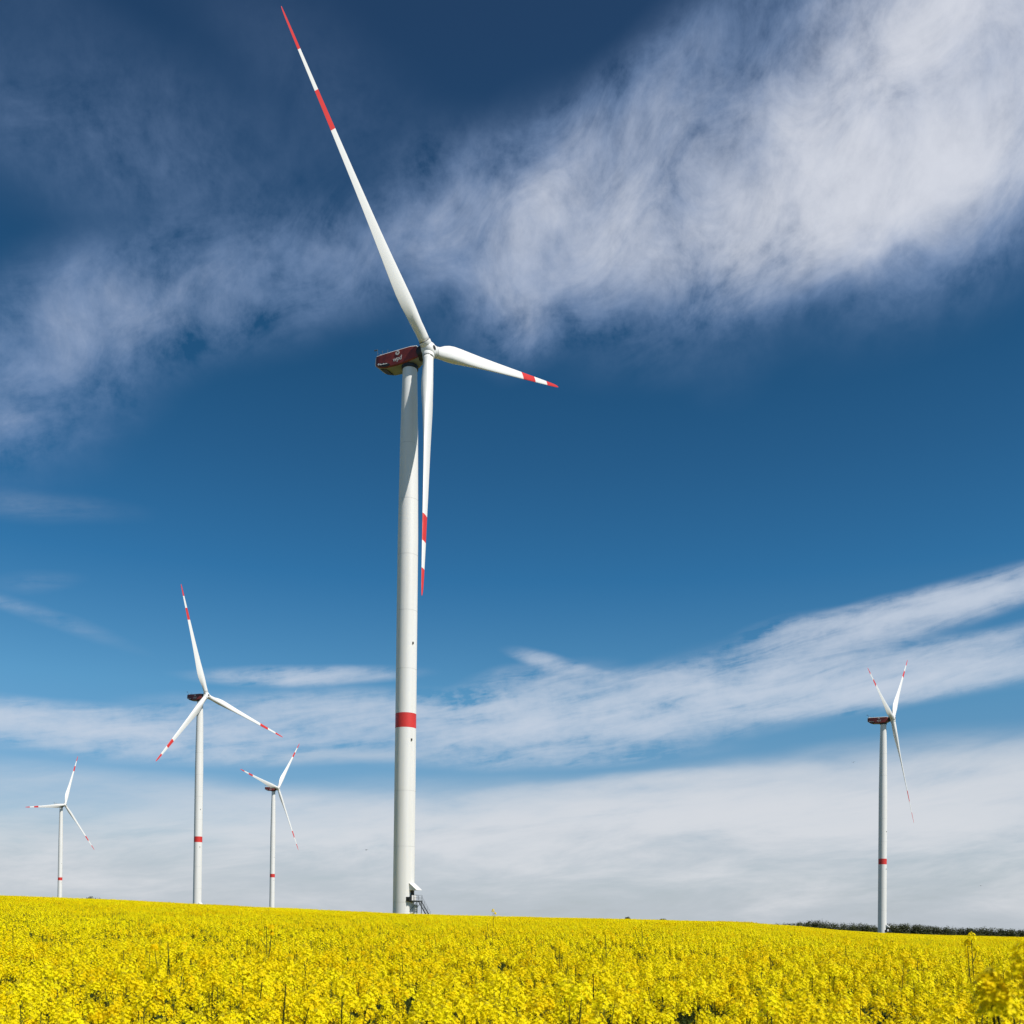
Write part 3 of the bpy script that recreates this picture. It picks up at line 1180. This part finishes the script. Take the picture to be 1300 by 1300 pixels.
def attr(name, dt):
    nd = ng.nodes.new('GeometryNodeInputNamedAttribute')
    nd.data_type = dt
    nd.inputs['Name'].default_value = name
    return nd.outputs['Attribute']


ng.links.new(gi.outputs[0], iop.inputs['Points'])
ng.links.new(ci.outputs[0], iop.inputs['Instance'])
ng.links.new(attr('idx', 'INT'), iop.inputs['Instance Index'])
ng.links.new(attr('rot', 'FLOAT_VECTOR'), iop.inputs['Rotation'])
ng.links.new(attr('scl', 'FLOAT'), iop.inputs['Scale'])
ng.links.new(iop.outputs[0], go.inputs[0])
md = field.modifiers.new('scatter', 'NODES')
md.node_group = ng

# ------------------------------------------------------------------ rapeseed plants that stand out of the crop
TALL = [  # px, top py, distance, branches, spread, label
    (1283, 1206, 2.0, 5, 0.06, 'close up rapeseed plant cut by the right edge, big and out of focus'),
    (1240, 1186, 9.5, 2, 0.06, 'tall rapeseed plant whose flower head stands against the dark wood'),
    (627, 1155, 26, 1, 0.05, 'lone tall rapeseed plant poking above the horizon right of the stair'),
    (815, 1173, 16, 2, 0.10, 'tall rapeseed plant, the right one of a pair right of the middle of the field'),
    (771, 1181, 13, 2, 0.09, 'tall rapeseed plant just left of another tall one, right of the middle of the field'),
    (337, 1170, 12, 3, 0.09, 'tall rapeseed plant in the left of the field, below the small middle turbine'),
    (216, 1187, 8.0, 3, 0.12, 'tall rapeseed plant in the lower left of the field, leftmost of the tall ones'),
]
R3 = random.Random(77)
for i, (px, py, d, nb, spread, lab) in enumerate(TALL):
    tx = (px - 650) / F_PX
    x, y = tx * d, d
    ztop = ((1167.6 + (px - 650) * ROLL) - py) / F_PX * d
    g = tz(x, y)
    h = ztop - g
    root = Vector((0, 0, 0))
    rt = link(bpy.data.objects.new('rapeseed_plant', None))
    rt.location = (x, y, g)
    rt.empty_display_size = 0.2
    tag(rt, lab, 'rapeseed plant', 'tall rapeseed plants standing out of the field')
    top = Vector((R3.uniform(-.05, .05), R3.uniform(-.05, .05), h - 0.06))
    pl = Plant()
    mid = top * 0.5 + Vector((0.03, 0, 0))
    pl.tri_tube([root, mid, top], 0.0055 if d < 3 else 0.008, 0.0035, 5)
    ends = [(top, Vector((0, 0, 1)), 0.07)]
    for k in range(nb):
        u = R3.uniform(0.66, 0.90)
        p = root.lerp(top, u)
        a = PI * k + R3.uniform(-0.6, 0.6)
        rr = spread * R3.uniform(0.7, 1.2)
        q = Vector((p.x + rr * math.cos(a), p.y + rr * math.sin(a), (h - 0.06) * R3.uniform(*((0.955, 0.995) if d < 3 else (0.90, 0.98)))))
        m = p.lerp(q, 0.5) + Vector((math.cos(a), math.sin(a), 0)) * rr * 0.2
        pl.tri_tube([p, m, q], 0.005, 0.0028, 5)
        ends.append((q, q - m + Vector((0, 0, .1)), R3.uniform(0.038, 0.058)))
    pl.pods(top, top - mid, 0.28, R3, 22)
    me_o = mesh_obj('stem', pl.v, pl.f, CROP_MATS, rt, pl.mi)
    for q, ax, sz in ends:
        pr = Plant()
        pr.raceme(q, ax, sz, R3, 0)
        mesh_obj('flower_head', pr.v, pr.f, CROP_MATS, rt, pr.mi)
    pf = Plant()
    for k in range(5):
        pf.leaf(root.lerp(top, R3.uniform(0.3, 0.7)), R3.uniform(0, 2 * PI), R3.uniform(0.10, 0.2), R3)
    mesh_obj('leaves', pf.v, pf.f, CROP_MATS, rt, pf.mi)


# ------------------------------------------------------------------ trees
def foliage_mat(name, c1, c2):
    m = bpy.data.materials.new(name)
    m.use_nodes = True
    t = NT(m.node_tree)
    b = m.node_tree.nodes['Principled BSDF']
    co = t.n('ShaderNodeTexCoord').outputs['Object']
    t.put(b.inputs['Base Color'], t.mix(t.smooth(t.noise(co, 0.22, 4, 0.6), 0.38, 0.62), (*c1, 1), (*c2, 1)))
    b.inputs['Roughness'].default_value = 0.8
    b.inputs['Specular IOR Level'].default_value = 0.2
    return m


M_crown = foliage_mat('tree_foliage', (0.030, 0.036, 0.014), (0.060, 0.062, 0.022))
M_wood = foliage_mat('wood_foliage', (0.034, 0.043, 0.016), (0.066, 0.074, 0.026))
M_bark = mat('bark', (0.09, 0.07, 0.05), 0.9, var=0.4, vscale=2)


def crown_cards(mb, c, rx, rz, n, size, R, conifer=False):
    lobes = []
    for k in range(7):
        a = R.uniform(0, 2 * PI)
        lobes.append((Vector((math.cos(a) * rx * 0.5, math.sin(a) * rx * 0.5, R.uniform(-.45, .55) * rz)), R.uniform(0.45, 0.7)))
    for _ in range(n):
        if conifer:
            h = R.random() ** 1.4
            rr = rx * 0.6 * (1 - h) * R.uniform(0.3, 1.0) + 0.15
            a = R.uniform(0, 2 * PI)
            p = c + Vector((rr * math.cos(a), rr * math.sin(a), -rz + 2.3 * rz * h))
            nn = Vector((math.cos(a), math.sin(a), R.uniform(0, 1)))
        else:
            lc, lr = lobes[R.randrange(7)]
            v = Vector((R.gauss(0, 1), R.gauss(0, 1), R.gauss(0, 1))).normalized()
            rad = R.uniform(0.6, 1.05)
            p = c + lc + Vector((v.x * rx * lr * rad, v.y * rx * lr * rad, v.z * rz * lr * rad))
            nn = v + Vector((R.uniform(-.6, .6), R.uniform(-.6, .6), R.uniform(-.3, .6)))
        nn = nn.normalized()
        e1 = nn.orthogonal().normalized()
        e1.rotate(Matrix.Rotation(R.uniform(0, PI), 3, nn))
        e2 = nn.cross(e1)
        s = size * R.uniform(0.5, 1.2)
        mb.add([p + e1 * s, p + e2 * s * 0.6, p - e1 * s, p - e2 * s * 0.6], [(0, 1, 2, 3)])


def make_tree(px, top_py, dist, width_px, label, R):
    tx = (px - 650) / F_PX
    x, y = tx * dist, dist
    g = tz(x, y) - 0.1
    ztop = ((1167.6 + (px - 650) * ROLL) - top_py) / F_PX * dist
    h = ztop - g
    rx = width_px / F_PX * dist / 2
    rz = min(h * 0.42, rx * 1.1)
    rt = link(bpy.data.objects.new('tree', None))
    rt.location = (x, y, g)
    tag(rt, label, 'tree', 'lone trees behind the crest of the field')
    mb = MB()
    zc_ = h - rz * 1.02
    mb.tube((0, 0, 0), (0.1, 0, zc_), h * 0.035, 8, h * 0.018)
    for k in range(6):
        a = k * 1.05 + R.uniform(-.3, .3)
        mb.tube((0.06, 0, zc_ * R.uniform(0.55, 0.8)), (rx * 0.6 * math.cos(a), rx * 0.6 * math.sin(a), zc_ + rz * R.uniform(-.2, .5)), h * 0.014, 5, h * 0.004)
    mb.build('trunk', M_bark, rt)
    mb = MB()
    crown_cards(mb, Vector((0, 0, zc_)), rx, rz, 1500, rx * 0.10, R)
    mb.build('crown', M_crown, rt)


R4 = random.Random(3)
make_tree(118, 1137.6, 430, 20, 'dark tree crown showing behind the crest right of the smallest turbine', R4)
make_tree(216, 1144.0, 430, 13, 'dark tree crown behind the crest just left of the second tallest turbine', R4)
make_tree(797, 1163.2, 330, 9, 'small dark treetop behind the crest right of the middle of the field', R4)
make_tree(838, 1165.8, 330, 16, 'low dark treetop at the bend of the horizon between the tallest and the right turbine', R4)

mb = MB()
R5 = random.Random(14)
x = 262.0
while x < 800:
    tt = x / 1000.0
    px = 650 + F_PX * tt
    base_top = np.interp(px, [960, 1012, 1035, 1060, 1100, 1150, 1200, 1300, 1600], [1172.5, 1172.0, 1169.5, 1170.8, 1173.5, 1173.0, 1177.0, 1180.0, 1184])
    for row in range(4):
        yy = 985 + row * 11 + R5.uniform(-4, 4)
        xx = x * yy / 1000 + R5.uniform(-3, 3)
        py = base_top - 0.5 + 0.7 * math.sin(x * 0.11) * math.sin(x * 0.037) + R5.uniform(-0.6, 0.8)
        con = px > 1130 and R5.random() < 0.08
        if con and R5.random() < 0.6:
            py -= R5.uniform(0.5, 1.6)
        ztop = ((1167.6 + (px - 650) * ROLL) - py) / F_PX * yy
        g = tz(xx, yy)
        h = ztop - g
        rx = R5.uniform(5.0, 7.5) * (0.8 if con else 1)
        rz = min(h * 0.45, 6.5)
        crown_cards(mb, Vector((xx, yy, ztop - rz * (1.25 if con else 1.0))), rx, rz, 520 if row == 0 else 240, 0.62, R5, con)
        # understorey down to the ground
        crown_cards(mb, Vector((xx, yy - 3, g + h * 0.28)), rx, h * 0.32, 320 if row == 0 else 60, 0.9, R5)
    x += R5.uniform(5.0, 8.0)
wood = mb.build('wood', M_wood)
tag(wood, 'far dark wood of bare brown and green trees along the right horizon', 'wood', kind='stuff')

# ------------------------------------------------------------------ birds
for px, py, d, lab, wing in ((1082, 967.5, 190, 'tiny dark bird gliding left of the lone right turbine', 0.35),
                             (1245, 1124.5, 170, 'tiny dark bird low in the sky right of the lone right turbine', -0.25),
                             (464, 1079, 150, 'tiny dark bird just left of the tower of the tallest turbine', 0.15)):
    x, y = (px - 650) / F_PX * d, d
    z = ((1167.6 + (px - 650) * ROLL) - py) / F_PX * d
    rt = link(bpy.data.objects.new('bird', None))
    rt.location = (x, y, z)
    rt.rotation_euler = (0, 0, R_(60))
    tag(rt, lab, 'bird', 'birds in the sky')
    mb = MB()
    prof = [(-0.16, 0.006), (-0.12, 0.03), (-0.05, 0.052), (0.03, 0.05), (0.08, 0.03), (0.105, 0.034), (0.13, 0.026), (0.165, 0.004)]
    mb.lathe([(r, z_) for z_, r in prof], 10, mat=Matrix.Rotation(PI / 2, 4, 'Y'))
    mb.add([(-0.14, -0.015, 0), (-0.14, 0.015, 0), (-0.27, 0.05, 0.0), (-0.27, -0.05, 0.0), (-0.2, 0, 0.012)],
           [(0, 1, 4), (1, 2, 4), (2, 3, 4), (3, 0, 4), (3, 2, 1, 0)])
    auto_smooth(mb.build('body', M_dark, rt), 40)
    for s in (-1, 1):
        mb = MB()
        pts_ = [(0.05, s * 0.03, 0.02), (0.085, s * 0.16, 0.02 + wing * 0.16), (0.02, s * 0.36, 0.02 + wing * 0.30),
                (-0.035, s * 0.34, 0.02 + wing * 0.28), (-0.04, s * 0.16, 0.015 + wing * 0.15), (-0.06, s * 0.03, 0.01)]
        up_ = [Vector(p) + Vector((0, 0, 0.007)) for p in pts_]
        n = len(pts_)
        mb.add([Vector(p) for p in pts_] + up_, [tuple(range(n - 1, -1, -1)), tuple(range(n, 2 * n))] + [(i, (i + 1) % n, n + (i + 1) % n, n + i) for i in range(n)])
        mb.build('wing', M_dark, rt)
